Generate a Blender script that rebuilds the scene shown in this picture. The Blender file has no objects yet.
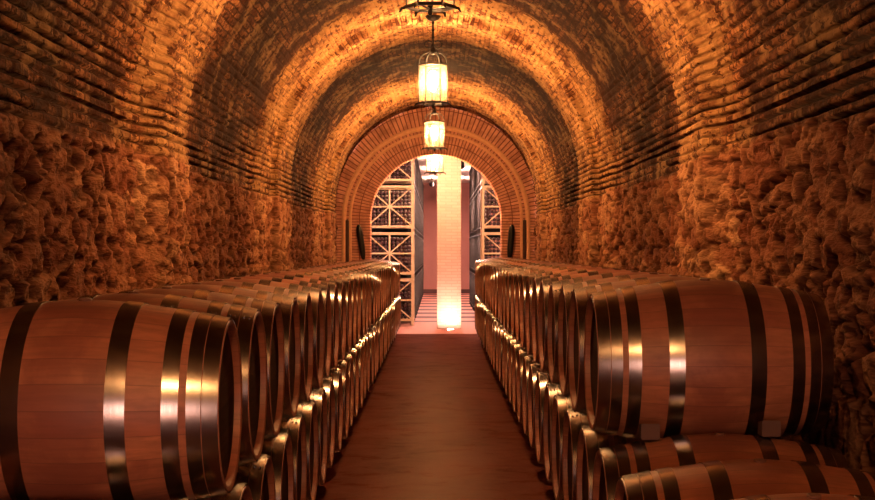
import bpy, bmesh, math, random
import numpy as np
from mathutils import Vector, Matrix

random.seed(7)
C = bpy.context.scene
COL = C.collection
PI = math.pi

# ------------------------------------------------------------------ helpers
def link(o):
    COL.objects.link(o)
    return o

def mesh_obj(name, verts, faces, mat=None, parent=None, smooth=True, uvs=None):
    me = bpy.data.meshes.new(name)
    me.from_pydata([tuple(v) for v in verts], [], faces)
    if smooth:
        me.polygons.foreach_set('use_smooth', [True] * len(me.polygons))
    me.update()
    o = link(bpy.data.objects.new(name, me))
    if mat:
        me.materials.append(mat)
    if parent:
        o.parent = parent
    return o

def bm_obj(name, bm, mat=None, parent=None, smooth=False, auto=None):
    bmesh.ops.recalc_face_normals(bm, faces=bm.faces)
    me = bpy.data.meshes.new(name)
    bm.to_mesh(me)
    bm.free()
    if smooth:
        me.polygons.foreach_set('use_smooth', [True] * len(me.polygons))
        if auto:
            me.set_sharp_from_angle(angle=auto)
    o = link(bpy.data.objects.new(name, me))
    if mat:
        me.materials.append(mat)
    if parent:
        o.parent = parent
    return o

def empty(name, loc=(0, 0, 0), rot=(0, 0, 0)):
    o = link(bpy.data.objects.new(name, None))
    o.empty_display_size = 0.1
    o.location = loc
    o.rotation_euler = rot
    return o

def tag(o, label=None, cat=None, group=None, kind=None):
    if label: o['label'] = label
    if cat: o['category'] = cat
    if group: o['group'] = group
    if kind: o['kind'] = kind
    return o

def kids(o):
    return [c for c in bpy.data.objects if c.parent == o]

def copy_tree(root, children, parent=None):
    c = root.copy()
    link(c)
    for ch, sub in children:
        d = ch.copy()
        link(d)
        d.parent = c
        for g in sub:
            e = g.copy()
            link(e)
            e.parent = d
    return c

def tree_of(root):
    return [(c, kids(c)) for c in kids(root)]

def add_box(bm, x0, x1, y0, y1, z0, z1, bevel=0.0):
    r = bmesh.ops.create_cube(bm, size=1.0)
    vs = r['verts']
    bmesh.ops.scale(bm, vec=(x1 - x0, y1 - y0, z1 - z0), verts=vs)
    bmesh.ops.translate(bm, vec=((x0 + x1) / 2, (y0 + y1) / 2, (z0 + z1) / 2), verts=vs)
    if bevel > 0:
        es = list({e for v in vs for e in v.link_edges})
        bmesh.ops.bevel(bm, geom=es, offset=bevel, segments=2, affect='EDGES', profile=0.5)

def add_tube(bm, pts, r, seg=8, cap=True):
    pts = [Vector(p) for p in pts]
    rr = r if isinstance(r, (list, tuple)) else [r] * len(pts)
    rings = []
    up = Vector((0, 0, 1))
    prev = None
    for i, p in enumerate(pts):
        t = (pts[min(i + 1, len(pts) - 1)] - pts[max(i - 1, 0)]).normalized()
        if prev is None:
            a = t.cross(up if abs(t.dot(up)) < 0.95 else Vector((1, 0, 0))).normalized()
        else:
            a = (prev - t * prev.dot(t)).normalized()
        prev = a
        b = t.cross(a)
        rings.append([bm.verts.new(p + rr[i] * (math.cos(2 * PI * k / seg) * a + math.sin(2 * PI * k / seg) * b)) for k in range(seg)])
    for i in range(len(rings) - 1):
        for k in range(seg):
            bm.faces.new((rings[i][k], rings[i][(k + 1) % seg], rings[i + 1][(k + 1) % seg], rings[i + 1][k]))
    if cap:
        bm.faces.new(rings[0][::-1])
        bm.faces.new(rings[-1])

def add_bar(bm, p, q, w, h, up=(0, 0, 1)):
    """rectangular bar from p to q, w across, h along up"""
    p, q, up = Vector(p), Vector(q), Vector(up)
    t = (q - p).normalized()
    a = t.cross(up).normalized() * w / 2
    b = a.cross(t).normalized() * h / 2
    vs = [bm.verts.new(e + s1 * a + s2 * b) for e in (p, q) for s1, s2 in ((-1, -1), (1, -1), (1, 1), (-1, 1))]
    for f in ((0, 1, 2, 3), (7, 6, 5, 4), (0, 4, 5, 1), (1, 5, 6, 2), (2, 6, 7, 3), (3, 7, 4, 0)):
        bm.faces.new([vs[i] for i in f])

def add_lathe(bm, prof, seg=24, axis='X', close=False):
    """prof: list of (axial, radius)"""
    rings = []
    for a, r in prof:
        ring = []
        for k in range(seg):
            t = 2 * PI * k / seg
            c, s = r * math.cos(t), r * math.sin(t)
            co = (a, c, s) if axis == 'X' else ((c, a, s) if axis == 'Y' else (c, s, a))
            ring.append(bm.verts.new(co))
        rings.append(ring)
    n = len(rings)
    for i in range(n if close else n - 1):
        A, B = rings[i], rings[(i + 1) % n]
        for k in range(seg):
            bm.faces.new((A[k], A[(k + 1) % seg], B[(k + 1) % seg], B[k]))
    if not close:
        for ring in (rings[0], rings[-1]):
            bm.faces.new(ring)

# ------------------------------------------------------------------ materials
class N:
    def __init__(s, name):
        s.m = bpy.data.materials.new(name)
        s.m.use_nodes = True
        s.t = s.m.node_tree
        s.t.nodes.clear()
        s.out = s.t.nodes.new('ShaderNodeOutputMaterial')
    def n(s, kind, ins=None, **props):
        nd = s.t.nodes.new('ShaderNode' + kind)
        for k, v in props.items():
            setattr(nd, k, v)
        for k, v in (ins or {}).items():
            s.set(nd, k, v)
        return nd
    def set(s, nd, k, v):
        sock = nd.inputs[k]
        if isinstance(v, bpy.types.NodeSocket):
            s.t.links.new(v, sock)
        elif hasattr(v, 'outputs'):
            s.t.links.new(v.outputs[0], sock)
        else:
            if isinstance(v, tuple) and len(v) == 3 and sock.type == 'RGBA':
                v = (*v, 1)
            sock.default_value = v
    def mix(s, fac, a, b, mode='MIX'):
        nd = s.t.nodes.new('ShaderNodeMix')
        nd.data_type = 'RGBA'
        nd.blend_type = mode
        for idx, v in ((0, fac), (6, a), (7, b)):
            sock = nd.inputs[idx]
            if isinstance(v, bpy.types.NodeSocket): s.t.links.new(v, sock)
            elif hasattr(v, 'outputs'): s.t.links.new(v.outputs[0], sock)
            elif idx: sock.default_value = (*v, 1) if len(v) == 3 else v
            else: sock.default_value = v
        return nd.outputs[2]
    def math(s, op, a, b=0.0, c=0.0, clamp=False):
        nd = s.t.nodes.new('ShaderNodeMath')
        nd.operation = op
        nd.use_clamp = clamp
        for i, v in enumerate((a, b, c)):
            if isinstance(v, bpy.types.NodeSocket): s.t.links.new(v, nd.inputs[i])
            elif hasattr(v, 'outputs'): s.t.links.new(v.outputs[0], nd.inputs[i])
            else: nd.inputs[i].default_value = v
        return nd.outputs[0]
    def ramp(s, fac, stops):
        nd = s.t.nodes.new('ShaderNodeValToRGB')
        s.set(nd, 'Fac', fac)
        el = nd.color_ramp.elements
        while len(el) < len(stops): el.new(0.5)
        for e, (p, c) in zip(el, stops):
            e.position = p
            e.color = (c, c, c, 1) if not isinstance(c, tuple) else (*c, 1)
        return nd.outputs[0]
    def noise(s, vec, scale, detail=4, rough=0.55, dist=0.0):
        return s.n('TexNoise', {'Vector': vec, 'Scale': scale, 'Detail': detail, 'Roughness': rough, 'Distortion': dist}).outputs[0]
    def scaled(s, vec, sc, loc=(0, 0, 0)):
        nd = s.n('Mapping', {'Vector': vec, 'Scale': sc, 'Location': loc})
        return nd.outputs[0]
    def bsdf(s, color, rough=0.6, metal=0.0, bump=None, bump_strength=1.0, bump_dist=0.01, spec=0.5, **kw):
        b = s.n('BsdfPrincipled', {'Base Color': color, 'Roughness': rough, 'Metallic': metal, 'Specular IOR Level': spec})
        for k, v in kw.items():
            s.set(b, k, v)
        if bump is not None:
            bn = s.n('Bump', {'Height': bump, 'Strength': bump_strength, 'Distance': bump_dist})
            s.set(b, 'Normal', bn)
        s.t.links.new(b.outputs[0], s.out.inputs[0])
        return s.m

def simple(name, color, rough=0.6, metal=0.0, var=0.15, scale=9.0, bump=0.004):
    m = N(name)
    co = m.n('TexCoord').outputs['Object']
    nz = m.noise(co, scale, 5)
    c = m.mix(nz, tuple(x * (1 - var) for x in color), tuple(min(1, x * (1 + var)) for x in color))
    return m.bsdf(c, rough, metal, nz, 0.4, bump)

def masonry_material(name, gain, blotch_amount, ochre=1.0, lime=(0.54, 0.66, 0.55)):
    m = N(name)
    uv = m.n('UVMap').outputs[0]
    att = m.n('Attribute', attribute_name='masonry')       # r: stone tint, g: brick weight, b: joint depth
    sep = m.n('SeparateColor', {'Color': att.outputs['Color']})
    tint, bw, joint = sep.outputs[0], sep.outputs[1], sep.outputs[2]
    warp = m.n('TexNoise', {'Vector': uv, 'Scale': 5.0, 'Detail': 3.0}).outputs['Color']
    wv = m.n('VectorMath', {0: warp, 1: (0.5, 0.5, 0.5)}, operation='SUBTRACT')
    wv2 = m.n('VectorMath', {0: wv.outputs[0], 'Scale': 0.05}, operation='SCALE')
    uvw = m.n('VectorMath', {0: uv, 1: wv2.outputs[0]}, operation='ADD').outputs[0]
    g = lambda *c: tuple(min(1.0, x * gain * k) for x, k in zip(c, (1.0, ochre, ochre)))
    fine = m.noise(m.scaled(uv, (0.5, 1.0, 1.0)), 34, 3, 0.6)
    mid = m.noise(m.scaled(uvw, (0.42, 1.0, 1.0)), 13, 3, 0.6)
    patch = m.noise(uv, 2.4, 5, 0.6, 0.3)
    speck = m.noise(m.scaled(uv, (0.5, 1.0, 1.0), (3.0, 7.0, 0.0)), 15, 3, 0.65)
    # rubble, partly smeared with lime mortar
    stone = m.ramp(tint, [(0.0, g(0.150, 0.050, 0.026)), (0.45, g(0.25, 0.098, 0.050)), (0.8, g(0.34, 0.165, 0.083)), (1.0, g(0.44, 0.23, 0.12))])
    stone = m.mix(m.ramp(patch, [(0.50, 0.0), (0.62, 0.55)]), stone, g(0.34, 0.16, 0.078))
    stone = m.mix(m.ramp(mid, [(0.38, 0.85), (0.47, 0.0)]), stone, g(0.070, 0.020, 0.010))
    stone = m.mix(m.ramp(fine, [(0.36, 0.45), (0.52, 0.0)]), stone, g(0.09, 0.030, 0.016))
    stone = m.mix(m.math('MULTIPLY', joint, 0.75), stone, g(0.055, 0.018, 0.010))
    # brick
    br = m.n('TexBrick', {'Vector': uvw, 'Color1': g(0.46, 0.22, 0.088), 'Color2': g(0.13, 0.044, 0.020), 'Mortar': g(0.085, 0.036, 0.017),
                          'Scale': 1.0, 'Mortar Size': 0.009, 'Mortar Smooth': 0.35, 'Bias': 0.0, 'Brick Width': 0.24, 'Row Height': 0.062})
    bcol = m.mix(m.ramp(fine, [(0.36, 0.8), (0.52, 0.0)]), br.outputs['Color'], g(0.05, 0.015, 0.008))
    blotch = m.noise(m.scaled(uv, (0.55, 1.0, 1.0)), 1.9, 6, 0.66, 0.5)  # large random dark blotches, stronger on the vault than on the ribs
    bcol = m.mix(m.ramp(blotch, [(0.44, blotch_amount), (0.58, 0.0)]), bcol, g(0.045, 0.013, 0.007))
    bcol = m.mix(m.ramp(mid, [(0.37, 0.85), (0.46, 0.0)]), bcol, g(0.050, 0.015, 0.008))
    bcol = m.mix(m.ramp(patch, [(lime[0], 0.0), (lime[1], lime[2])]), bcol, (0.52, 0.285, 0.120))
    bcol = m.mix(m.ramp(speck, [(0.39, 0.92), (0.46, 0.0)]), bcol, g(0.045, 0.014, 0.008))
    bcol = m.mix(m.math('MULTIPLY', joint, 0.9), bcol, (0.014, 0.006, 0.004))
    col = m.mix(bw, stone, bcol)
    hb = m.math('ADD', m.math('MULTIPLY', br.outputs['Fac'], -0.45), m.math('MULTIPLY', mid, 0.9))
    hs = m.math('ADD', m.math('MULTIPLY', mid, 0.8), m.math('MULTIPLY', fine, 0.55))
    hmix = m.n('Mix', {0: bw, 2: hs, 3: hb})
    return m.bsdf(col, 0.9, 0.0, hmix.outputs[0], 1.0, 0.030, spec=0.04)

def voussoir_material():
    m = N('voussoir_brick')
    uv = m.n('UVMap').outputs[0]
    br = m.n('TexBrick', {'Vector': uv, 'Color1': (0.86, 0.40, 0.27), 'Color2': (0.66, 0.265, 0.17), 'Mortar': (0.22, 0.065, 0.04),
                          'Scale': 1.0, 'Mortar Size': 0.008, 'Mortar Smooth': 0.2, 'Bias': 0.1, 'Brick Width': 0.62, 'Row Height': 0.062})
    br.offset = 0.0
    nz = m.noise(uv, 6, 6, 0.6)
    c = m.mix(m.ramp(nz, [(0.36, 0.55), (0.55, 0.0)]), br.outputs['Color'], (0.24, 0.08, 0.05))
    h = m.math('ADD', m.math('MULTIPLY', br.outputs['Fac'], -0.8), m.math('MULTIPLY', nz, 0.5))
    return m.bsdf(c, 0.8, 0.0, h, 0.9, 0.02, spec=0.25)

def floor_material():
    m = N('worn_red_concrete')
    co = m.n('TexCoord').outputs['Object']
    big = m.noise(m.scaled(co, (1.0, 0.45, 1)), 1.6, 5, 0.6, 0.4)
    streak = m.noise(m.scaled(co, (1.0, 1.3, 1)), 2.6, 6, 0.68, 0.6)
    fine = m.noise(co, 40, 6, 0.7)
    c = m.mix(m.ramp(big, [(0.35, 0.0), (0.65, 1.0)]), (0.085, 0.017, 0.012), (0.15, 0.036, 0.024))
    c = m.mix(m.ramp(streak, [(0.42, 0.0), (0.66, 0.6)]), c, (0.16, 0.052, 0.033))
    c = m.mix(m.ramp(fine, [(0.3, 0.5), (0.5, 0.0)]), c, (0.07, 0.02, 0.016))
    h = m.math('ADD', fine, m.math('MULTIPLY', streak, 2.0))
    bn = m.n('Bump', {'Height': h, 'Strength': 0.4, 'Distance': 0.006})
    d = m.n('BsdfDiffuse', {'Color': c, 'Normal': bn})
    gl = m.n('BsdfGlossy', {'Color': (1.0, 0.80, 0.68), 'Roughness': m.ramp(streak, [(0.3, 0.24), (0.7, 0.36)]), 'Normal': bn})
    mx = m.n('MixShader', {0: 0.016, 1: d, 2: gl})
    m.t.links.new(mx.outputs[0], m.out.inputs[0])
    return m.m

def oak_material():
    m = N('barrel_oak')
    co = m.n('TexCoord').outputs['Object']
    sp = m.n('SeparateXYZ', {'Vector': co})
    ang = m.math('ARCTAN2', sp.outputs[1], sp.outputs[2])
    st = m.math('MULTIPLY', m.math('ADD', ang, PI), 26 / (2 * PI))
    idx = m.math('FLOOR', st)
    fr = m.math('FRACT', st)
    rnd = m.n('ObjectInfo').outputs['Random']
    key = m.n('CombineXYZ', {0: idx, 1: m.math('MULTIPLY', rnd, 91.0), 2: 0.0})
    wn = m.n('TexWhiteNoise', {'Vector': key.outputs[0]}, noise_dimensions='3D').outputs['Value']
    shift = m.n('CombineXYZ', {0: m.math('MULTIPLY', rnd, 40.0), 1: m.math('MULTIPLY', wn, 17.0), 2: 0.0})
    cv = m.n('VectorMath', {0: co, 1: shift.outputs[0]}, operation='ADD').outputs[0]
    grain = m.noise(m.scaled(cv, (2.0, 30, 30)), 1.6, 6, 0.6, 0.2)
    blot = m.noise(cv, 3.5, 5, 0.6, 0.5)
    c = m.mix(wn, (0.40, 0.118, 0.060), (0.50, 0.170, 0.084))
    c = m.mix(m.ramp(grain, [(0.35, 0.55), (0.62, 0.0)]), c, (0.20, 0.072, 0.036))
    c = m.mix(m.ramp(blot, [(0.42, 0.0), (0.70, 0.55)]), c, (0.26, 0.075, 0.045))
    # spilt wine about the bung
    dx = m.math('ABSOLUTE', sp.outputs[0])
    stain = m.math('SUBTRACT', m.math('ADD', 0.21, m.math('MULTIPLY', m.math('SUBTRACT', blot, 0.5), 0.7)), dx)
    c = m.mix(m.ramp(stain, [(0.0, 0.0), (0.16, 0.55)]), c, (0.17, 0.040, 0.028))
    gap = m.math('LESS_THAN', m.math('MINIMUM', fr, m.math('SUBTRACT', 1.0, fr)), 0.022)
    c = m.mix(m.math('MULTIPLY', gap, 0.35), c, (0.06, 0.018, 0.011))
    h = m.math('SUBTRACT', m.math('MULTIPLY', grain, 0.5), m.math('MULTIPLY', gap, 0.6))
    return m.bsdf(c, 0.48, 0.0, h, 0.35, 0.004, spec=0.45)

def head_material():
    m = N('shaded_head_oak')
    co = m.n('TexCoord').outputs['Object']
    rnd = m.n('ObjectInfo').outputs['Random']
    sp = m.n('SeparateXYZ', {'Vector': co})
    st = m.math('MULTIPLY', sp.outputs[2], 11.0)
    idx = m.math('FLOOR', st)
    fr = m.math('FRACT', st)
    wn = m.n('TexWhiteNoise', {'Vector': m.n('CombineXYZ', {0: idx, 1: m.math('MULTIPLY', rnd, 50.0), 2: 0.0}).outputs[0]}, noise_dimensions='3D').outputs['Value']
    grain = m.noise(m.scaled(co, (30, 2.0, 30)), 2.0, 6, 0.6, 0.2)
    c = m.mix(wn, (0.060, 0.018, 0.009), (0.092, 0.029, 0.015))  # darker than the staves: shade of the recessed heads put into the colour
    c = m.mix(m.ramp(grain, [(0.38, 0.5), (0.6, 0.0)]), c, (0.030, 0.009, 0.005))
    gap = m.math('LESS_THAN', m.math('MINIMUM', fr, m.math('SUBTRACT', 1.0, fr)), 0.02)
    c = m.mix(m.math('MULTIPLY', gap, 0.7), c, (0.06, 0.02, 0.012))
    return m.bsdf(c, 0.7, 0.0, grain, 0.3, 0.003, spec=0.05)

def steel_material():
    m = N('hoop_steel')
    co = m.n('TexCoord').outputs['Object']
    rnd = m.n('ObjectInfo').outputs['Random']
    cv = m.n('VectorMath', {0: co, 1: m.n('CombineXYZ', {0: m.math('MULTIPLY', rnd, 30.0), 1: 0.0, 2: 0.0}).outputs[0]}, operation='ADD').outputs[0]
    br = m.noise(m.scaled(cv, (60, 6, 6)), 2.0, 5, 0.6)
    bl = m.noise(cv, 9, 5, 0.6)
    c = m.mix(bl, (0.28, 0.24, 0.215), (0.42, 0.365, 0.335))
    c = m.mix(m.ramp(bl, [(0.60, 0.0), (0.74, 0.4)]), c, (0.25, 0.14, 0.09))
    r = m.ramp(m.math('ADD', m.math('MULTIPLY', br, 0.5), m.math('MULTIPLY', bl, 0.5)), [(0.35, 0.20), (0.7, 0.27)])
    return m.bsdf(c, r, 1.0, br, 0.05, 0.002)

def emit_material(name, color, strength):
    m = N(name)
    e = m.n('Emission', {'Color': color, 'Strength': strength})
    m.t.links.new(e.outputs[0], m.out.inputs[0])
    return m.m

def lantern_glass_material():
    m = N('frosted_lantern_glass')
    co = m.n('TexCoord').outputs['Object']
    nz = m.noise(m.scaled(co, (1, 1, 3)), 14, 4)
    tr = m.n('BsdfTransparent', {'Color': (1.0, 0.93, 0.80)})
    tl = m.n('BsdfTranslucent', {'Color': (1.0, 0.62, 0.46)})
    gl = m.n('BsdfGlossy', {'Color': (1, 1, 1), 'Roughness': 0.15})
    mx = m.n('MixShader', {0: m.ramp(nz, [(0.3, 0.025), (0.7, 0.04)]), 1: tr, 2: tl})
    mx2 = m.n('MixShader', {0: 0.04, 1: mx, 2: gl})
    m.t.links.new(mx2.outputs[0], m.out.inputs[0])
    return m.m

def column_material():
    m = N('cream_column_brick')
    co = m.n('TexCoord').outputs['Object']
    sp = m.n('SeparateXYZ', {'Vector': co})
    v = m.n('CombineXYZ', {0: m.math('ADD', sp.outputs[0], sp.outputs[1]), 1: sp.outputs[2], 2: 0.0}).outputs[0]
    br = m.n('TexBrick', {'Vector': v, 'Color1': (0.56, 0.34, 0.27), 'Color2': (0.51, 0.30, 0.24), 'Mortar': (0.44, 0.25, 0.20),
                          'Scale': 1.0, 'Mortar Size': 0.008, 'Mortar Smooth': 0.2, 'Brick Width': 0.24, 'Row Height': 0.062})
    return m.bsdf(br.outputs['Color'], 0.7, 0.0, m.math('MULTIPLY', br.outputs['Fac'], -1.0), 0.6, 0.008)

def hall_floor_material():
    m = N('banded_hall_floor')
    co = m.n('TexCoord').outputs['Object']
    sp = m.n('SeparateXYZ', {'Vector': co})
    fr = m.math('FRACT', m.math('MULTIPLY', sp.outputs[1], 0.45))
    band = m.ramp(fr, [(0.44, 0.0), (0.50, 1.0), (0.94, 1.0), (1.0, 0.0)])
    start = m.math('GREATER_THAN', sp.outputs[1], 32.6)
    nz = m.noise(co, 5, 5, 0.6)
    pale = m.mix(nz, (0.54, 0.22, 0.17), (0.64, 0.28, 0.21))
    c = m.mix(m.math('MULTIPLY', band, start), pale, (0.10, 0.024, 0.020))
    return m.bsdf(c, 0.6, 0.0, nz, 0.15, 0.004, spec=0.08)

M = dict(
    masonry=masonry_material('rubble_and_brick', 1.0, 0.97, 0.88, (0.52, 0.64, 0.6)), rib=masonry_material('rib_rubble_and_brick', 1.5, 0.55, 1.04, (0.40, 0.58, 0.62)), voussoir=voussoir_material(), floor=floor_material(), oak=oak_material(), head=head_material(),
    steel=steel_material(), iron=simple('black_iron', (0.018, 0.014, 0.012), 0.45, 0.7),
    chock=simple('pale_chock_wood', (0.12, 0.048, 0.032), 0.7), rail=simple('rail_timber', (0.10, 0.045, 0.028), 0.7),
    bung=simple('bung_wood', (0.16, 0.06, 0.035), 0.6),
    glass=lantern_glass_material(), bulb=emit_material('lantern_bulb', (1.0, 0.525, 0.21), 1850.0),
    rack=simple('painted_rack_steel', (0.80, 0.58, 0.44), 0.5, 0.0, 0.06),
    bar=simple('dark_red_iron', (0.05, 0.010, 0.008), 0.6),
    shaded_rack=simple('shaded_rack_steel', (0.03, 0.019, 0.015), 0.9, 0.0, 0.15),  # rack steel darkened to stand for missing light on the deep cages
    bottle=simple('dark_bottle_glass', (0.05, 0.018, 0.034), 0.30),
    red_wall=simple('red_painted_plaster', (0.60, 0.24, 0.195), 0.75, 0.0, 0.10, 2.0),
    hall_ceiling=simple('pale_plaster', (0.78, 0.60, 0.50), 0.8, 0.0, 0.05, 2.0),
    dark_trim=simple('dark_baseboard_paint', (0.09, 0.025, 0.02), 0.5),
    column=column_material(), hall_floor=hall_floor_material(),
    panel=emit_material('added_lamp_panel', (1.0, 0.55, 0.44), 54.0), hall_panel=emit_material('added_hall_panel', (1.0, 0.62, 0.50), 150.0), uplight=emit_material('uplight_lens', (1.0, 0.70, 0.54), 1200.0),  # both lamp panels belong to the lamps added to brighten the hall
    moulding=simple('moulding_terracotta', (0.88, 0.40, 0.22), 0.7, 0.0, 0.3, 14.0, 0.012),
)

# ------------------------------------------------------------------ tunnel masonry (real relief)
RW, ZC = 1.90, 2.44          # wall half width = vault radius, spring height
ZB = 2.24                    # where rubble gives way to brick
Y_END = 27.6
Y_BACK = -4.0

def hash2(ix, iy, seed):
    h = (ix.astype(np.int64) * 374761393 + iy.astype(np.int64) * 668265263 + seed * 974634541) & 0x7fffffff
    h = ((h ^ (h >> 13)) * 1274126177) & 0x7fffffff
    h = ((h ^ (h >> 16)) * 1911520717) & 0x7fffffff
    return ((h ^ (h >> 15)) & 0xffff) / 65535.0

def vnoise(x, y, seed):
    ix, iy = np.floor(x), np.floor(y)
    fx, fy = x - ix, y - iy
    fx, fy = fx * fx * (3 - 2 * fx), fy * fy * (3 - 2 * fy)
    a, b = hash2(ix, iy, seed), hash2(ix + 1, iy, seed)
    c, d = hash2(ix, iy + 1, seed), hash2(ix + 1, iy + 1, seed)
    return (a * (1 - fx) + b * fx) * (1 - fy) + (c * (1 - fx) + d * fx) * fy

def fbm(x, y, seed, octv=4):
    s, a, t = 0, 1.0, 0
    for k in range(octv):
        s = s + a * vnoise(x * 2 ** k, y * 2 ** k, seed + k)
        t += a
        a *= 0.55
    return s / t

def voronoi(x, y, seed):
    ix, iy = np.floor(x), np.floor(y)
    f1 = np.full(x.shape, 9.0)
    f2 = np.full(x.shape, 9.0)
    cid = np.zeros(x.shape)
    tilt = np.zeros(x.shape)
    for dx in (-1, 0, 1):
        for dy in (-1, 0, 1):
            cx, cy = ix + dx, iy + dy
            px = cx + 0.10 + 0.8 * hash2(cx, cy, seed)
            py = cy + 0.15 + 0.70 * hash2(cx, cy, seed + 5)
            ax, ay = x - px, y - py
            d = np.maximum(np.abs(ax), np.abs(ay)) * 0.55 + np.sqrt(ax ** 2 + ay ** 2) * 0.45
            r = hash2(cx, cy, seed + 9)
            tl = ax * (hash2(cx, cy, seed + 11) - 0.5) + ay * (hash2(cx, cy, seed + 13) - 0.35)
            nearer = d < f1
            f2 = np.where(nearer, f1, np.minimum(f2, d))
            cid = np.where(nearer, r, cid)
            tilt = np.where(nearer, tl, tilt)
            f1 = np.where(nearer, d, f1)
    return f1, f2, cid, tilt

def sstep(e0, e1, x):
    t = np.clip((x - e0) / (e1 - e0), 0, 1)
    return t * t * (3 - 2 * t)

def relief(u, v, seed):
    """inward relief in metres, stone tint, brick weight, joint for length u and arc height v"""
    wx = u + 0.11 * (fbm(u * 3.2, v * 3.2, seed + 40, 3) - 0.5)
    wy = v + 0.10 * (fbm(u * 3.2, v * 3.2, seed + 60, 3) - 0.5)
    f1, f2, cid, tilt = voronoi(wx / 0.30, wy / 0.165, seed)
    e = f2 - f1
    plateau = sstep(0.03, 0.16, e)
    fill = sstep(0.40, 0.58, fbm(u * 2.0, v * 2.0, seed + 90, 3))         # some joints are mortared flush
    rough = fbm(u * 6.0, v * 9.0, seed + 80, 4)
    pit = sstep(0.56, 0.66, fbm(u * 7.0, v * 12.0, seed + 88, 3))
    stone = -0.030 + 0.040 * (plateau * (1 - 0.7 * fill) + 0.7 * fill) + (0.075 * tilt + 0.024 * (cid - 0.5)) * (1 - 0.4 * fill)
    stone = stone + 0.050 * (rough - 0.5) - 0.034 * pit
    jn = np.maximum((1 - sstep(0.03, 0.20, e)) * (1 - fill), 0.9 * pit)
    # brick: courses step in and out, deep raked beds just above the rubble
    crs = np.floor((v - ZB) / 0.062)
    cf = (v - ZB) / 0.062 - crs
    deep = np.clip(1.0 - (v - ZB) / 1.05, 0.0, 1.0) * sstep(0.30, 0.60, fbm(u * 0.45, crs * 7.3, seed + 120, 3))
    bed = 1 - sstep(0.08, 0.20, np.minimum(cf, 1 - cf))
    bed = np.maximum(bed, deep * (1 - sstep(0.13, 0.21, np.minimum(cf, 1 - cf))))
    off = np.floor(u / 0.24 + 0.5 * (crs % 2))
    bk = hash2(off, crs, seed + 130)
    brick = 0.012 * (bk - 0.5) - bed * (0.005 + 0.048 * deep) + 0.018 * (fbm(u * 4, v * 4, seed + 140, 4) - 0.5)
    bw = sstep(-0.03, 0.03, v - ZB + 0.10 * (fbm(u * 1.2, v * 0, seed + 150, 3) - 0.5))
    h = stone * (1 - bw) + brick * bw
    tint = np.clip(0.15 + 0.7 * cid + 0.5 * (rough - 0.5), 0, 1)
    joint = jn * (1 - bw) + bed * deep * bw
    return h, tint, bw, joint

ARC = PI * RW
def section(v, side):
    """v: arc height from the floor on one side. Returns base x, z and the inward normal."""
    sgn = -1 if side == 'L' else 1
    th = np.clip((v - ZC) / RW, 0, PI)
    x = np.where(v < ZC, RW, RW * np.cos(th)) * sgn
    z = np.where(v < ZC, v, ZC + RW * np.sin(th))
    nx = np.where(v < ZC, -1.0, -np.cos(th)) * sgn
    nz = np.where(v < ZC, 0.0, -np.sin(th))
    return x, z, nx, nz

def grid_object(name, X, Y, Z, U, V, att, mat, flip):
    nv, nu = X.shape
    co = np.stack([X, Y, Z], -1).reshape(-1, 3).astype(np.float32)
    idx = np.arange(nv * nu).reshape(nv, nu)
    a, b, c, d = idx[:-1, :-1], idx[:-1, 1:], idx[1:, 1:], idx[1:, :-1]
    q = np.stack([a, d, c, b] if flip else [a, b, c, d], -1).reshape(-1, 4)
    me = bpy.data.meshes.new(name)
    me.vertices.add(len(co))
    me.vertices.foreach_set('co', co.ravel())
    me.loops.add(q.size)
    me.loops.foreach_set('vertex_index', q.ravel().astype(np.int32))
    me.polygons.add(len(q))
    me.polygons.foreach_set('loop_start', np.arange(0, q.size, 4, dtype=np.int32))
    me.polygons.foreach_set('use_smooth', np.ones(len(q), dtype=bool))
    me.update(calc_edges=True)
    uvl = me.uv_layers.new(name='UVMap')
    uv = np.stack([U, V], -1).reshape(-1, 2).astype(np.float32)
    uvl.data.foreach_set('uv', uv[q.ravel()].ravel())
    if att is not None:
        ca = me.color_attributes.new('masonry', 'FLOAT_COLOR', 'POINT')
        rgba = np.ones((nv * nu, 4), np.float32)
        for k in range(3):
            rgba[:, k] = att[k].ravel()
        ca.data.foreach_set('color', rgba.ravel())
    me.materials.append(mat)
    me.validate()
    return link(bpy.data.objects.new(name, me))

def u_samples(y0, y1):
    out, y = [], y0
    while y < y1:
        out.append(y)
        y += 0.16 if y < 4.5 else 0.015 + 0.0011 * y
    out.append(y1)
    return np.array(out)

def v_wall():
    return np.concatenate([np.arange(0, 0.9, 0.06), np.arange(0.9, ZB - 0.06, 0.0165), np.arange(ZB - 0.06, ZC, 0.0095), [ZC]])

def v_vault_half():
    return np.concatenate([[ZC], np.arange(ZC + 0.0095, ZB + 1.0, 0.0095), np.arange(ZB + 1.0, ZC + ARC / 2, 0.02), [ZC + ARC / 2]])

SEED = {'L': 11, 'R': 47}
def shell(name, u, inset, v, side, out=None):
    """grid over lengthwise samples u (with inset per sample) and arc samples v"""
    U, V = np.meshgrid(u, v)
    h, tint, bw, joint = relief(U, V, SEED[side])
    IN = np.meshgrid(inset, v)[0]
    fade = 1 - sstep(ZC + ARC / 2 - 0.10, ZC + ARC / 2, V)      # both halves meet at the crown
    h = h * fade
    x, z, nx, nz = section(V, side)
    return x + nx * (IN + h), U, z + nz * (IN + h), U, V, (tint, bw, joint)

uu = u_samples(Y_BACK, Y_END)
zero = np.zeros_like(uu)
for side, nm in (('L', 'wall_left'), ('R', 'wall_right')):
    X, Y, Z, U, V, att = shell(nm, uu, zero, v_wall(), side)
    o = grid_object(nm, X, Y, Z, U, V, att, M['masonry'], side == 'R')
    tag(o, 'rough stone wall on the %s of the cellar below the brick vault' % ('left' if side == 'L' else 'right'), 'wall', kind='structure')
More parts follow.
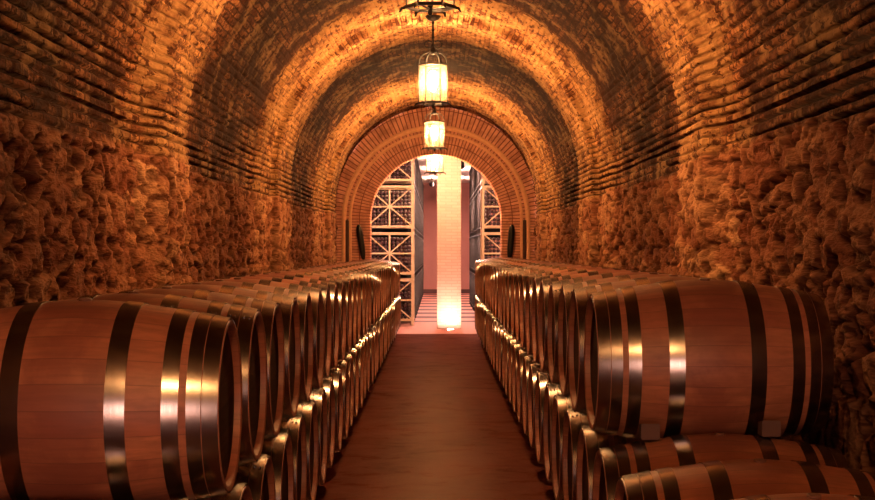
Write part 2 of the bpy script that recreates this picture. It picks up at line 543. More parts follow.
# vault: both halves in one mesh
XL, YL, ZL, UL, VL, aL = shell('c', uu, zero, v_vault_half(), 'L')
XR, YR, ZR, UR, VR, aR = shell('c', uu, zero, v_vault_half(), 'R')
cat = lambda a, b: np.concatenate([a, b[::-1][1:]], 0)
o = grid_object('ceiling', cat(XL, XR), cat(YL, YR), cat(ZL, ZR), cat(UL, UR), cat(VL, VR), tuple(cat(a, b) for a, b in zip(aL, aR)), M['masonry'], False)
tag(o, 'barrel vault of old brick over the cellar aisle', 'ceiling', kind='structure')

# transverse ribs: pilasters and arches, stepped in two orders
def rib(name, y0, y1, y2, label, ease=0.01):
    prof = [(y0, -0.04)]
    def run(p, q, st):
        n = max(1, int(math.hypot(q[0] - p[0], q[1] - p[1]) / st))
        for k in range(1, n + 1):
            prof.append((p[0] + (q[0] - p[0]) * k / n, p[1] + (q[1] - p[1]) * k / n))
    pts = [(y0, -0.02), (y0 + 0.30, 0.04), (y1, 0.05), (y1 + ease, 0.12), (y1 + ease + 0.03, 0.13), (y2 - 0.03, 0.13), (y2, 0.11), (y2 + 0.01, -0.04)]
    for a, b in zip(pts, pts[1:]):
        run(a, b, 0.025)
    u = np.array([p[0] for p in prof])
    ins = np.array([p[1] for p in prof])
    # side faces need their own run of texture along the depth of the step
    tex = np.concatenate([[0], np.cumsum(np.hypot(np.diff(u), np.diff(ins)))]) + y0
    res = []
    for side in 'LR':
        v = np.concatenate([v_wall()[:-1], v_vault_half()])
        T, V = np.meshgrid(tex, v)
        h, tint, bw, joint = relief(T + 3.7, V, SEED[side])
        h = h * 0.75 * (1 - sstep(ZC + ARC / 2 - 0.10, ZC + ARC / 2, V))
        UU, IN = np.meshgrid(u, v)[0], np.meshgrid(ins, v)[0]
        x, z, nx, nz = section(V, side)
        res.append((x + nx * (IN + h), UU, z + nz * (IN + h), T + 3.7, V, (tint, bw, joint)))
    A, B = res
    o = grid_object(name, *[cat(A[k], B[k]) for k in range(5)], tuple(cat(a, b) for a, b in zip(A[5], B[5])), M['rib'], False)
    return tag(o, label, 'rib', kind='structure')

rib('trim_1', 9.0, 9.36, 10.5, 'nearest transverse arch of stone and brick crossing the vault', 0.16)
rib('trim_2', 15.1, 16.4, 17.9, 'middle transverse arch of stone and brick crossing the vault')
rib('trim_3', 22.5, 24.3, 25.6, 'farthest transverse arch of stone and brick before the end wall')

def quad(name, pts, mat, label, cat_):
    o = mesh_obj(name, pts, [(0, 1, 2, 3)], mat, smooth=False)
    return tag(o, label, cat_, kind='structure')

quad('floor', [(-2.1, Y_BACK - 0.3, 0), (2.1, Y_BACK - 0.3, 0), (2.1, Y_END + 0.45, 0), (-2.1, Y_END + 0.45, 0)], M['floor'], 'worn red concrete floor of the aisle between the barrel rows', 'floor')
# unseen entrance wall; open doorway added to light barrels and hoops from behind
DW, DH = 1.15, 2.30
bm = bmesh.new()
for x0, x1, z0, z1 in ((-2.2, -DW, 0, 4.6), (DW, 2.2, 0, 4.6), (-DW, DW, DH, 4.6)):
    add_box(bm, x0, x1, Y_BACK - 0.3, Y_BACK, z0, z1)
tag(bm_obj('wall_back', bm, M['red_wall']), 'wall around the added doorway behind the viewer', 'wall', kind='structure')
bm = bmesh.new()
for x0, x1, z0, z1 in ((-DW, -DW + 0.08, 0, DH), (DW - 0.08, DW, 0, DH), (-DW + 0.08, DW - 0.08, DH - 0.08, DH)):
    add_box(bm, x0, x1, Y_BACK - 0.2, Y_BACK + 0.02, z0, z1, 0.005)
tag(bm_obj('door_1', bm, M['rail']), 'dark timber frame of the doorway added behind the viewer', 'door', kind='structure')
quad('ground_outside', [(-12, Y_BACK - 14, -0.01), (12, Y_BACK - 14, -0.01), (12, Y_BACK - 0.3, -0.01), (-12, Y_BACK - 0.3, -0.01)], M['hall_ceiling'], 'pale paving outside the added doorway', 'ground')

# ------------------------------------------------------------------ end wall with arched opening
OR, OZ = 1.245, 2.20        # opening half width and spring height
def arch_path(n_leg=40, n_arc=120):
    """(s, point, outward normal) from the left foot over the crown to the right foot"""
    out = []
    for k in range(n_leg):
        z = OZ * k / n_leg
        out.append((z, -OR, z, -1.0, 0.0))
    for k in range(n_arc + 1):
        t = PI - PI * k / n_arc
        out.append((OZ + OR * (PI - t), OR * math.cos(t), OZ + OR * math.sin(t), math.cos(t), math.sin(t)))
    for k in range(1, n_leg + 1):
        z = OZ * (1 - k / n_leg)
        out.append((OZ + PI * OR + (OZ - z), OR, z, 1.0, 0.0))
    return np.array(out)

P = arch_path()
def arch_sheet(name, prof, mat, label, cat_, kind='structure', jitter=0.0):
    """sweep a profile of (outward, depth y) along the arch"""
    pr = np.array(prof)
    tex = np.concatenate([[0], np.cumsum(np.hypot(np.diff(pr[:, 0]), np.diff(pr[:, 1])))])
    R, S = np.meshgrid(pr[:, 0], P[:, 0])
    Yd = np.meshgrid(pr[:, 1], P[:, 0])[0]
    X = P[:, 1][:, None] + P[:, 3][:, None] * R
    Z = P[:, 2][:, None] + P[:, 4][:, None] * R
    if jitter:
        Yd = Yd - jitter * (fbm(R * 8, S * 12, 5, 3) - 0.5)
    T = np.meshgrid(tex, P[:, 0])[0]
    # brick rows follow the arch: the texture is stretched with the radius on the curve
    o = grid_object(name, X, Yd, Z, T, S * 1.18, None, mat, True)
    return tag(o, label, cat_, kind=kind)

face = [(0.0, Y_END + 0.42), (0.0, Y_END + 0.2), (0.0, Y_END + 0.02), (0.015, Y_END)] + [(0.03 + 0.04 * k, Y_END) for k in range(23)]
arch_sheet('wall_end', face, M['voussoir'], 'end wall of radiating brick around the arched opening', 'wall', jitter=0.03)
bk = [(0.0, Y_END + 0.42)] + [(0.1 * k, Y_END + 0.42) for k in range(1, 22)]
arch_sheet('wall_hall_front', bk, M['hall_ceiling'], 'hall side of the end wall around the arch', 'wall')
def roll(r0, rad, y):
    return [(r0 + rad * math.cos(a), y - rad * math.sin(a)) for a in [PI * k / 8 for k in range(8, -1, -1)]]
arch_sheet('trim_4', roll(0.385, 0.032, Y_END + 0.01), M['moulding'], 'inner roll moulding around the brick arch on the end wall', 'moulding', jitter=0.012)
arch_sheet('trim_5', roll(0.505, 0.048, Y_END + 0.01), M['moulding'], 'outer roll moulding around the brick arch on the end wall', 'moulding', jitter=0.015)

# ------------------------------------------------------------------ hall beyond the arch
HY0, HY1, HX, HZ = Y_END + 0.43, 54.0, 3.2, 4.12
quad('floor_hall', [(-HX, HY0, 0), (HX, HY0, 0), (HX, HY1, 0), (-HX, HY1, 0)], M['hall_floor'], 'polished banded floor of the hall beyond the arch', 'floor')
quad('ceiling_hall', [(-HX, HY0, HZ), (HX, HY0, HZ), (HX, HY1, HZ), (-HX, HY1, HZ)], M['hall_ceiling'], 'pale plaster ceiling of the hall beyond the arch', 'ceiling')
quad('wall_hall_back', [(-HX, HY1, 0), (HX, HY1, 0), (HX, HY1, HZ), (-HX, HY1, HZ)], M['red_wall'], 'red plastered wall at the far end of the hall', 'wall')
quad('wall_hall_left', [(-HX, HY0, 0), (-HX, HY1, 0), (-HX, HY1, HZ), (-HX, HY0, HZ)], M['red_wall'], 'left wall of the hall behind the bottle cages', 'wall')
quad('wall_hall_right', [(HX, HY0, 0), (HX, HY1, 0), (HX, HY1, HZ), (HX, HY0, HZ)], M['red_wall'], 'right wall of the hall behind the bottle cages', 'wall')
bm = bmesh.new()
add_box(bm, -HX, HX, HY1 - 0.04, HY1 - 0.001, 0.002, 0.16)
tag(bm_obj('baseboard_hall', bm, M['dark_trim']), 'dark baseboard along the red far wall', 'baseboard', kind='structure')
bm = bmesh.new()
add_box(bm, 0.02, 0.513, 29.8, 30.29, 0.0, HZ, 0.006)
tag(bm_obj('column', bm, M['column']), 'square cream brick column lit from below behind the arch', 'column', kind='structure')

# floor uplight before the column
up = tag(empty('floor_uplight', (0.29, 29.45, 0.0)), 'small round floor uplight shining on the foot of the column', 'spotlight')
bm = bmesh.new()
add_lathe(bm, [(0.0, 0.085), (0.006, 0.085), (0.010, 0.078), (0.010, 0.062), (0.002, 0.062)], 24, 'Z')
bm_obj('housing', bm, M['iron'], up, True, 0.6)
bm = bmesh.new()
add_lathe(bm, [(0.003, 0.060), (0.010, 0.054), (0.014, 0.02)], 24, 'Z')
bm_obj('lens', bm, M['uplight'], up, True)

# lamps added out of sight to brighten the hall
def added_lamp(x, y, w, d, label, panel='panel'):
    r = tag(empty('added_hall_lamp', (x, y, HZ)), label, 'lamp', 'added lamps hidden in the hall')
    for sx, sy in ((-1, -1), (1, 1)):
        bm = bmesh.new()
        add_tube(bm, [(sx * w * 0.35, sy * d * 0.35, -0.002), (sx * w * 0.35, sy * d * 0.35, -0.46)], 0.008, 6)
        bm_obj('stem', bm, M['iron'], r)
    bm = bmesh.new()
    add_box(bm, -w / 2, w / 2, -d / 2, d / 2, -0.48, -0.46, 0.004)
    bm_obj('housing', bm, M['rack'], r)
    bm = bmesh.new()
    add_box(bm, -w / 2 + 0.03, w / 2 - 0.03, -d / 2 + 0.03, d / 2 - 0.03, -0.54, -0.481, 0.006)
    bm_obj('diffuser', bm, M[panel], r)
    bm = bmesh.new()
    add_box(bm, -w / 2 + 0.05, w / 2 - 0.05, -d / 2 + 0.05, d / 2 - 0.05, -0.459, -0.44, 0.003)
    bm_obj('upward_diffuser', bm, M[panel], r)
added_lamp(0.0, 28.62, 2.0, 0.26, 'wide lamp added out of sight just inside the arch above the lantern')
for yy, ll in ((33.5, 'first long added lamp hidden behind the column'), (39.0, 'second long added lamp hidden behind the column'),
               (44.5, 'third long added lamp hidden behind the column'), (50.0, 'last long added lamp, hidden before the red wall')):
    added_lamp(0.33, yy, 0.36, 1.6, ll, 'hall_panel')

# small dark spotlights under the hall ceiling
def ceiling_spot(x, y, z, label):
    r = tag(empty('ceiling_spotlight', (x, y, HZ)), label, 'spotlight', 'dark spotlights under the hall ceiling')
    bm = bmesh.new()
    add_tube(bm, [(0, 0, -0.002), (0, 0, z - HZ + 0.05)], 0.018, 8)
    bm_obj('stem', bm, M['iron'], r)
    bm = bmesh.new()
    add_lathe(bm, [(-0.14, 0.03), (-0.12, 0.07), (0.10, 0.09), (0.12, 0.075)], 16, 'Y')
    h = bm_obj('lamp_head', bm, M['iron'], r, True, 0.6)
    h.location = (0, 0, z - HZ)
    h.rotation_euler = (math.radians(-25), 0, 0)
ceiling_spot(-0.17, 50.0, 3.93, 'dark spotlight under the ceiling left of the column before the red wall')
ceiling_spot(0.70, 40.5, 4.0, 'dark spotlight under the ceiling right of the column')

# ------------------------------------------------------------------ bottle cages
CW, CH, CD = 1.03, 0.905, 1.20
def cage_bars(parts):
    """bars of one cage, origin at the front left foot; parts: dict name -> list of callables"""
    t = 0.05
    P_, B_, D_ = [], [], []
    for x in (t / 2, CW - t / 2):
        for y in (t / 2, CD - t / 2):
            P_.append(((x, y, -0.09), (x, y, CH)))
    for z in (t / 2, CH - t / 2):
        for y in (t / 2, CD - t / 2):
            B_.append(((t, y, z), (CW - t, y, z)))
        for x in (t / 2, CW - t / 2):
            B_.append(((x, t, z), (x, CD - t, z)))
    return P_, B_

def bars_obj(name, bars, w, parent, mat=None):
    bm = bmesh.new()
    for p, q in bars:
        d = Vector(q) - Vector(p)
        upv = (0, 1, 0) if abs(d.z) > 0.5 * d.length else (0, 0, 1)
        add_bar(bm, p, q, w, w, upv)
    return bm_obj(name, bm, mat or M['rack'], parent)

P_, B_ = cage_bars(None)
MIDX, MIDZ = CW / 2, CH / 2
fy = 0.022
def front_cage(x, y, lvl, label, group):
    r = tag(empty('bottle_cage', (x, y, 0.095 + lvl * 1.0)), label, 'bottle rack', group)
    for b in P_: bars_obj('post', [b], 0.05, r)
    for b in B_: bars_obj('rail', [b], 0.048, r)
    bars_obj('middle_post', [((MIDX, fy, 0.049), (MIDX, fy, CH - 0.049))], 0.035, r)
    bars_obj('middle_rail', [((0.05, fy, MIDZ), (CW - 0.05, fy, MIDZ))], 0.035, r)
    bars_obj('brace', [((0.05, fy + 0.004, 0.05), (CW - 0.05, fy + 0.004, CH - 0.05))], 0.026, r)
    bars_obj('brace', [((0.05, fy - 0.004, CH - 0.05), (CW - 0.05, fy - 0.004, 0.05))], 0.026, r)
    return r

def front_proto_copy(src, kidlist, x, y, lvl, label, group):
    c = copy_tree(src, kidlist)
    c.location = (x, y, 0.095 + lvl * 1.0)
    return tag(c, label, 'bottle rack', group)

XL0 = -0.51 + 0.03 - CW     # left stack spans to x=-0.48
XR0 = 0.98
FY = 31.0
LV = ['bottom', 'second', 'third', 'top']
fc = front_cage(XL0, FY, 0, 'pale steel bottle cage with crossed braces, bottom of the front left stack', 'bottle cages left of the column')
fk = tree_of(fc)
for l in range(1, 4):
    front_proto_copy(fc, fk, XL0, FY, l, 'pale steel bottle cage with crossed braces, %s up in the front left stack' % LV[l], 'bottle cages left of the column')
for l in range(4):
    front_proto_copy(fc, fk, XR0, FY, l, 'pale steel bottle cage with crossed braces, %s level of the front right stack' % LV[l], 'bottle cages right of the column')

# cages deeper in the hall: one mesh each, shade painted in as darker steel
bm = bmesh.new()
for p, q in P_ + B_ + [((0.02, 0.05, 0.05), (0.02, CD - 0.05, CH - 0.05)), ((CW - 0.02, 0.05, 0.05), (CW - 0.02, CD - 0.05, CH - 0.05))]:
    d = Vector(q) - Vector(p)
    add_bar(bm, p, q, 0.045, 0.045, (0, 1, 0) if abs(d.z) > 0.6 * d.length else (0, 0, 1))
deep = bm_obj('bottle_cage', bm, M['shaded_rack'])
ORD = ['', 'first', 'second', 'third', 'fourth', 'fifth', 'sixth', 'seventh', 'eighth', 'ninth', 'tenth', 'eleventh', 'twelfth', 'thirteenth', 'fourteenth',
       'fifteenth', 'sixteenth', 'seventeenth', 'eighteenth', 'nineteenth', 'twentieth']
TENS = {2: 'twenty', 3: 'thirty', 4: 'forty'}
def ordinal(n):
    if n <= 20: return ORD[n]
    if n % 10 == 0: return {30: 'thirtieth', 40: 'fortieth'}[n]
    return TENS[n // 10] + '-' + ORD[n % 10]
first = True
bays = []
for sx, x0, nb, nm in (('L', XL0, 17, 'left'), ('R', XR0, 9, 'right')):
    for b in range(1, nb + 1):
        for l in range(4):
            o = deep if first else deep.copy()
            if not first: link(o)
            first = False
            o.location = (x0, FY + b * (CD + 0.04), 0.095 + l * 1.0)
            bays.append((sx, o.location.copy()))
            tag(o, 'steel bottle cage with shade in its colour, %s level, %s behind the front %s stack' % (LV[l], ordinal(b), nm), 'bottle rack',
                'bottle cages deeper in the hall on the %s' % nm)

# bottles: lie along y with the base towards the arch
BOT = [(0.0, 0.020), (0.004, 0.036), (0.012, 0.040), (0.19, 0.040), (0.215, 0.030), (0.235, 0.016), (0.295, 0.0145), (0.30, 0.0165)]
bm = bmesh.new()
add_lathe(bm, BOT, 10, 'Y')
bot = bm_obj('wine_bottle', bm, M['bottle'], None, True, 0.8)
PB, NX, NZ = 0.0835, 11, 9
rest = []
def slots(x0, lvl):
    for k in range(NZ):
        for i in range(NX):
            yield i, k, Vector((x0 + 0.098 + i * PB, FY + 0.065, 0.095 + lvl + 0.05 + 0.0405 + k * 0.0835))
firstb = True
LIVE = {('L', 1), ('L', 2), ('R', 1), ('R', 2)}
for sx, x0, nm in (('L', XL0, 'left'), ('R', XR0, 'right')):
    for l in range(4):
        for i, k, p in slots(x0, l):
            if (sx, l) in LIVE and (sx == 'L' or i < 5):
                o = bot if firstb else bot.copy()
                if not firstb: link(o)
                firstb = False
                o.location = p
                tag(o, 'dark wine bottle lying base outward in the %s cage of the front %s stack' % (LV[l], nm), 'bottle',
                    'bottles in the %s cage of the front %s stack' % (LV[l], nm))
            else:
                rest.append((p, 'Y'))
for sx, loc in bays:
    for k in range(NZ):
        for j in range(3):
            xx = loc.x + (CW - 0.093 if sx == 'L' else 0.093)
            rest.append((Vector((xx, loc.y + 0.08 + j * 0.35, loc.z + 0.05 + 0.0405 + k * 0.0835)), 'Y'))
            rest.append((Vector((xx - (0.09 if sx == 'L' else -0.09), loc.y + 0.08 + j * 0.35, loc.z + 0.05 + 0.0405 + k * 0.0835)), 'Y'))
V_, F_ = [], []
for p, ax in rest:
    base = len(V_)
    seg = 8
    for a, r in ((0.0, 0.024), (0.008, 0.040), (0.19, 0.040), (0.235, 0.016), (0.30, 0.016)):
        for q in range(seg):
            V_.append((p.x + r * math.cos(2 * PI * q / seg), p.y + a, p.z + r * math.sin(2 * PI * q / seg)))
    F_.append([base + q for q in range(seg)])
    for i in range(4):
        for q in range(seg):
            F_.append((base + i * seg + q, base + (i + 1) * seg + q, base + (i + 1) * seg + (q + 1) % seg, base + i * seg + (q + 1) % seg))
    F_.append([base + 4 * seg + q for q in reversed(range(seg))])
tag(mesh_obj('wine_bottles', V_, F_, M['bottle']), 'mass of dark wine bottles filling the other cages in the hall', 'bottles', kind='stuff')

# ------------------------------------------------------------------ iron fittings on the end wall
def fitting(x, lean, label):
    r = tag(empty('wall_bracket', (x, Y_END - 0.035, 1.44)), label, 'wall bracket', 'black iron fittings beside the arch')
    bm = bmesh.new()
    pts = [(lean * (t - 0.5) * 0.10, -0.052, t * 0.66) for t in [k / 10 for k in range(11)]]
    rr = [0.026, 0.044, 0.052, 0.058, 0.060, 0.060, 0.062, 0.064, 0.060, 0.050, 0.024]
    add_tube(bm, pts, rr, 12)
    bm_obj('sleeve', bm, M['iron'], r, True, 0.8)
    bm = bmesh.new()
    add_box(bm, -0.03, 0.03, -0.012, 0.012, 0.22, 0.46, 0.004)
    bm_obj('back_plate', bm, M['iron'], r)
    bm = bmesh.new()
    add_tube(bm, [(0.055 * s, -0.05 + 0.0 * s, 0.46) for s in (-0.9, 0.9)], 0.018, 8)
    bm_obj('clasp', bm, M['steel'], r, True, 0.6)
fitting(-1.42, -1, 'slim black iron fitting leaning on the end wall left of the arch')
fitting(1.42, 0.5, 'slim black iron fitting on the end wall right of the arch')

for sx, nm in ((-1, 'left'), (1, 'right')):
    bm = bmesh.new()
    add_tube(bm, [(sx * 1.687, Y_END - 0.022, 0.001), (sx * 1.687, Y_END - 0.022, 2.18), (sx * 1.687, Y_END - 0.022, 2.20)], [0.034, 0.034, 0.012], 10)
    tag(bm_obj('iron_bar', bm, M['bar'], None, True, 0.8), 'dark upright iron bar between the mouldings %s of the arch' % nm, 'iron bar', 'iron bars beside the arch')

# ------------------------------------------------------------------ lanterns
def lantern_proto():
    r = empty('hanging_lantern')
    R_, zb, zt, zh, zc = 0.135, 0.0, 0.36, 0.50, 0.825      # origin at the bottom rim
    ang = [PI / 3 * k for k in range(6)]
    def vx(k, rad=R_): return (rad * math.cos(ang[k % 6]), rad * math.sin(ang[k % 6]))
    def hexring(z, rad, w, h):
        bm = bmesh.new()
        for k in range(6):
            p, q = vx(k, rad), vx(k + 1, rad)
            add_bar(bm, (p[0], p[1], z), (q[0], q[1], z), w, h)
        return bm
    rim = bm_obj('bottom_rim', hexring(zb, R_ + 0.004, 0.018, 0.018), M['iron'], r)
    bm_obj('top_rim', hexring(zt, R_ + 0.002, 0.012, 0.014), M['iron'], r)
    for k in range(6):
        x, y = vx(k)
        bm = bmesh.new()
        add_tube(bm, [(x, y, zb), (x, y, zt)], 0.0055, 6)
        bm_obj('upright', bm, M['iron'], r, True, 0.8)
        bm = bmesh.new()
        pts = []
        for j in range(9):
            t = j / 8 * PI / 2
            rad = 0.018 + (R_ - 0.018) * math.cos(t) ** 0.8 if j < 8 else 0.018
            pts.append((rad * math.cos(ang[k]), rad * math.sin(ang[k]), zt + (zh - zt - 0.02) * math.sin(t)))
        add_tube(bm, pts, 0.006, 6)
        bm_obj('arm', bm, M['iron'], r, True, 0.8)
        bm = bmesh.new()
        x1, y1 = vx(k, R_ + 0.028)
        x2, y2 = vx(k, R_ + 0.040)
        add_tube(bm, [(x, y, zb), (x1, y1, zb - 0.008), (x2, y2, zb - 0.030)], [0.010, 0.009, 0.005], 6)
        bm_obj('foot', bm, M['iron'], rim, True, 0.8)
    bm = bmesh.new()
    lo = [bm.verts.new((*vx(k, R_ - 0.006), zb + 0.01)) for k in range(6)]
    hi = [bm.verts.new((*vx(k, R_ - 0.006), zt - 0.008)) for k in range(6)]
    for k in range(6):
        bm.faces.new((lo[k], lo[(k + 1) % 6], hi[(k + 1) % 6], hi[k]))
    bm_obj('glass', bm, M['glass'], r)
    bm = bmesh.new()
    for k in (0, 2, 4):      # cross bars under the lamp holder
        p = vx(k, R_)
        add_tube(bm, [(p[0], p[1], zb), (0, 0, zb - 0.012)], 0.006, 6)
    add_lathe(bm, [(-0.05, 0.006), (-0.035, 0.014), (-0.012, 0.012), (0.02, 0.020), (0.10, 0.020), (0.115, 0.012)], 12, 'Z')
    holder = bm_obj('lamp_holder', bm, M['iron'], r, True, 0.8)
    bm = bmesh.new()
    add_lathe(bm, [(0.117, 0.014), (0.15, 0.026), (0.20, 0.042), (0.24, 0.045), (0.28, 0.034), (0.30, 0.012)], 14, 'Z')
    bm_obj('bulb', bm, M['bulb'], holder, True)
    bm = bmesh.new()
    add_lathe(bm, [(zh - 0.045, 0.006), (zh - 0.035, 0.026), (zh - 0.01, 0.030), (zh + 0.02, 0.018), (zh + 0.03, 0.008)], 12, 'Z')
    bm_obj('hub', bm, M['iron'], r, True, 0.8)
    for s in (-1, 1):         # scrolls over the hub
        bm = bmesh.new()
        add_tube(bm, [(s * (0.045 + 0.035 * math.cos(t)), 0, zh + 0.055 + 0.035 * math.sin(t)) for t in [PI * (1.0 + 1.8 * j / 14) * 1.0 for j in range(15)]], 0.005, 6)
        bm_obj('scroll', bm, M['iron'], r, True, 0.8)
    bm = bmesh.new()
    add_tube(bm, [(0, 0, zh + 0.02), (0, 0, zc - 0.03)], 0.0085, 8)
    for j in range(3):
        z = zh + 0.12 + 0.07 * j
        add_lathe(bm, [(z - 0.014, 0.009), (z, 0.017), (z + 0.014, 0.009)], 8, 'Z')
    bm_obj('rod', bm, M['iron'], r, True, 0.8)
    bm = bmesh.new()
    add_lathe(bm, [(zc - 0.055, 0.012), (zc - 0.04, 0.05), (zc - 0.012, 0.075), (zc, 0.075)], 16, 'Z')
    bm_obj('ceiling_rose', bm, M['iron'], r, True, 0.8)
    return r

lp = lantern_proto()
lk = tree_of(lp)
lamp_spots = [(9.85, 3.27, 'hexagonal glass lantern nearest the front, cut by the top of the picture'),
              (16.3, 3.27, 'hexagonal glass lantern fully in view, second along the vault'),
              (23.5, 3.27, 'small lit hexagonal lantern, third along the vault'),
              (28.2, 3.125, 'farthest lit hexagonal lantern, hanging before the column in the end arch'),
              (0.4, 3.27, 'lit lantern hanging over the entrance end of the aisle')]
for k, (y, z, lab) in enumerate(lamp_spots):
    o = lp if k == 0 else copy_tree(lp, lk)
    o.location = (-0.02, y, z)
    o.scale = (1.19, 1.19, 1.19)
    tag(o, lab, 'lantern', 'lanterns hanging along the crown of the vault')

# ------------------------------------------------------------------ barrels
BL, BR, BH = 0.97, 0.357, 0.290
def rad(x):
    return BR - (BR - BH) * abs(2 * x / BL) ** 1.6
def barrel_proto():
    r = empty('wine_barrel')
    bm = bmesh.new()
    prof = [(-BL / 2 + BL * k / 20, rad(-BL / 2 + BL * k / 20)) for k in range(21)]
    # the rims of the staves turn in to the croze
    prof = [(-BL / 2 + 0.034, BH - 0.024), (-BL / 2 + 0.004, BH - 0.021), (-BL / 2, BH - 0.016), (-BL / 2, BH - 0.004)] + prof[1:-1] + \
           [(BL / 2, BH - 0.004), (BL / 2, BH - 0.016), (BL / 2 - 0.004, BH - 0.021), (BL / 2 - 0.034, BH - 0.024)]
    rings = []
    seg = 52
    for a, q in prof:
        rings.append([bm.verts.new((a, q * math.cos(2 * PI * k / seg), q * math.sin(2 * PI * k / seg))) for k in range(seg)])
    for A, B in zip(rings, rings[1:]):
        for k in range(seg):
            bm.faces.new((A[k], B[k], B[(k + 1) % seg], A[(k + 1) % seg]))
    bm_obj('staves', bm, M['oak'], r, True, 0.7)
    for s in (-1, 1):
        bm = bmesh.new()
        add_lathe(bm, [(s * (BL / 2 - 0.030), BH - 0.018), (s * (BL / 2 - 0.024), BH - 0.045), (s * (BL / 2 - 0.023), 0.02)], 52, 'X')
        bm_obj('barrel_head', bm, M['head'], r, True, 0.5)
    def hoop(a, b):
        bm = bmesh.new()
        n = 5
        outer = [(a + (b - a) * k / n, rad(a + (b - a) * k / n) + 0.0042) for k in range(n + 1)]
        inner = [(x, q - 0.0035) for x, q in outer[::-1]]
        add_lathe(bm, outer + inner, 52, 'X', True)
        bmesh.ops.translate(bm, vec=(0, 0, 0), verts=bm.verts)
        # rivets on the lap
        for dx in (0.3, 0.7):
            x = a + (b - a) * dx
            q = rad(x) + 0.0045
            v = bmesh.ops.create_uvsphere(bm, u_segments=8, v_segments=5, radius=0.006)['verts']
            bmesh.ops.translate(bm, vec=(x, -q * math.sin(0.5), q * math.cos(0.5)), verts=v)
        bm_obj('hoop', bm, M['steel'], r, True, 0.7)
    e = BL / 2
    for a, b in ((0.002, 0.052), (0.0545, 0.100), (0.124, 0.176), (0.287, 0.350)):
        hoop(-e + a, -e + b)
        hoop(e - b, e - a)
    bm = bmesh.new()
    add_lathe(bm, [(BR - 0.01, 0.022), (BR + 0.003, 0.022), (BR + 0.006, 0.019)], 16, 'Z')
    bm_obj('bung', bm, M['bung'], r, True, 0.6)
    return r

bp = barrel_proto()
bkids = tree_of(bp)
EYE = 1.62
PITCH = 0.73
FX = {'left': 0.664, 'right': 0.69}     # distance of the heads from the aisle centre line
used = False
def put(x, y, z, label, group):
    global used
    o = copy_tree(bp, bkids) if used else bp
    used = True
    o.location = (x + random.uniform(-0.006, 0.006), y, z)
    o.rotation_euler = (random.uniform(-0.10, 0.10), 0, random.uniform(-0.004, 0.004) + (PI if random.random() < 0.5 else 0))
    return tag(o, label, 'barrel', group)

SIDES = {'left': (-1, 4.89, 31, 0.476, 1.096, 1), 'right': (1, 6.25, 27, 0.517, 1.137, 3)}
for side, (sg, y_top, n_top, zb, zt, extra) in SIDES.items():
    fx = FX[side]
    x = sg * (fx + BL / 2)
    for k in range(n_top):
        lab = 'oak wine barrel, %s from the front in the upper row %s of the aisle' % (ordinal(k + 1), side)
        put(x, y_top + k * PITCH, zt, lab, 'upper row of barrels %s of the aisle' % side)
    y_bot = y_top + PITCH / 2 - extra * PITCH
    nb = n_top + extra
    for k in range(nb):
        lab = 'oak wine barrel, %s from the front in the lower row %s of the aisle' % (ordinal(k + 1), side)
        put(x, y_bot + k * PITCH, zb, lab, 'lower row of barrels %s of the aisle' % side)
    y_last = y_bot + (nb - 1) * PITCH
    for off, where in ((0.22, 'on the aisle side'), (0.80, 'on the wall side')):
        xa, xb = fx + off - 0.05, fx + off + 0.05
        mid = fx + BL / 2
        rmax = max(rad(xa - mid), rad(xb - mid))
        h = zb - rmax - 0.006
        bm = bmesh.new()
        add_box(bm, sg * xa if sg > 0 else -xb, xb if sg > 0 else -xa, y_bot - 0.3, y_last + 0.33, 0.0, h, 0.006)
        tag(bm_obj('timber_rail', bm, M['rail']), 'long dark timber rail under the %s lower barrels %s' % (side, where), 'rail', 'timber rails under the barrels')

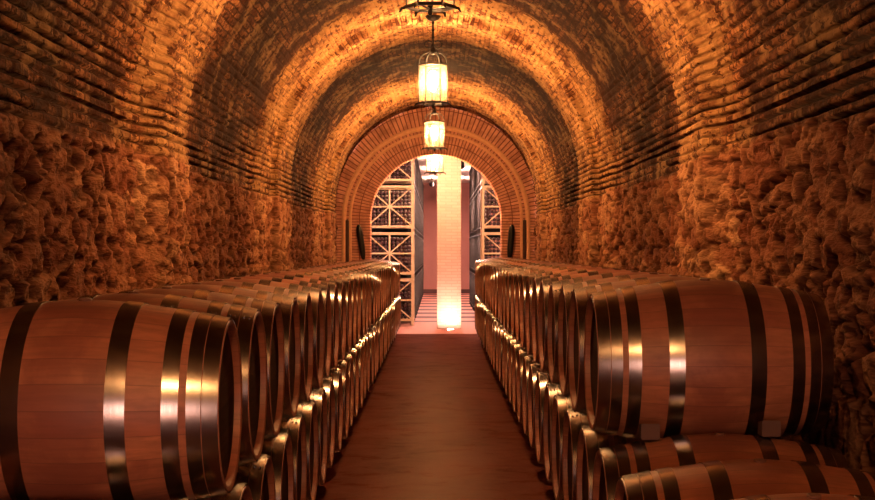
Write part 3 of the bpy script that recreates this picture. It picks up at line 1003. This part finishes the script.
# chocks wedged on the lower barrel against the front right upper barrel
zt, zb = 1.137, 0.517
for off, where in ((0.888, 'near the aisle'), (1.375, 'near the wall')):
    q = rad(off - FX['right'] - BL / 2) + 0.0045
    z0 = zb + q + 0.001
    bm = bmesh.new()
    vs = [(-0.038, -0.035, 0), (0.038, -0.035, 0), (0.038, 0.055, 0), (-0.038, 0.055, 0),
          (-0.038, -0.035, 0.066), (0.038, -0.035, 0.066), (0.038, 0.040, 0.054), (-0.038, 0.040, 0.054)]
    vv = [bm.verts.new(v) for v in vs]
    for f in ((3, 2, 1, 0), (4, 5, 6, 7), (0, 1, 5, 4), (1, 2, 6, 5), (2, 3, 7, 6), (3, 0, 4, 7)):
        bm.faces.new([vv[i] for i in f])
    bmesh.ops.bevel(bm, geom=bm.edges[:], offset=0.003, segments=2, affect='EDGES')
    o = bm_obj('wooden_chock', bm, M['chock'])
    o.location = (off, 6.25 - PITCH / 2 - 0.012, z0 + 0.004)
    tag(o, 'small wooden chock under the front right upper barrel, %s' % where, 'chock', 'wooden chocks')

# ------------------------------------------------------------------ world, camera, view
w = bpy.data.worlds.new('World')
C.world = w
w.use_nodes = True
w.node_tree.nodes['Background'].inputs[0].default_value = (1.0, 0.60, 0.50, 1)
w.node_tree.nodes['Background'].inputs[1].default_value = 10.0  # warm sky, strength set for the light through the added doorway

pl = bpy.data.lights.new('doorway_portal', 'AREA')
pl.shape = 'RECTANGLE'
pl.size, pl.size_y = 2 * DW, DH
pl.cycles.is_portal = True
po = link(bpy.data.objects.new('doorway_portal', pl))
po.location = (0, Y_BACK - 0.31, DH / 2)
po.rotation_euler = (PI / 2, 0, 0)

cam = link(bpy.data.objects.new('camera', bpy.data.cameras.new('camera')))
cam.data.sensor_width = 36.0
cam.data.lens = 1450 / 875 * 36.0
cam.data.clip_end = 200
cam.location = (0.03, 0.0, EYE)
cam.rotation_euler = (PI / 2, 0, 0)
C.camera = cam
C.cycles.max_bounces = 8
C.cycles.diffuse_bounces = 1
C.cycles.sample_clamp_indirect = 6.0
C.cycles.use_denoising = True
C.view_settings.view_transform = 'Standard'
C.view_settings.look = 'None'
C.view_settings.gamma = 1.0
C.view_settings.exposure = 0.0
C.view_settings.use_curve_mapping = False
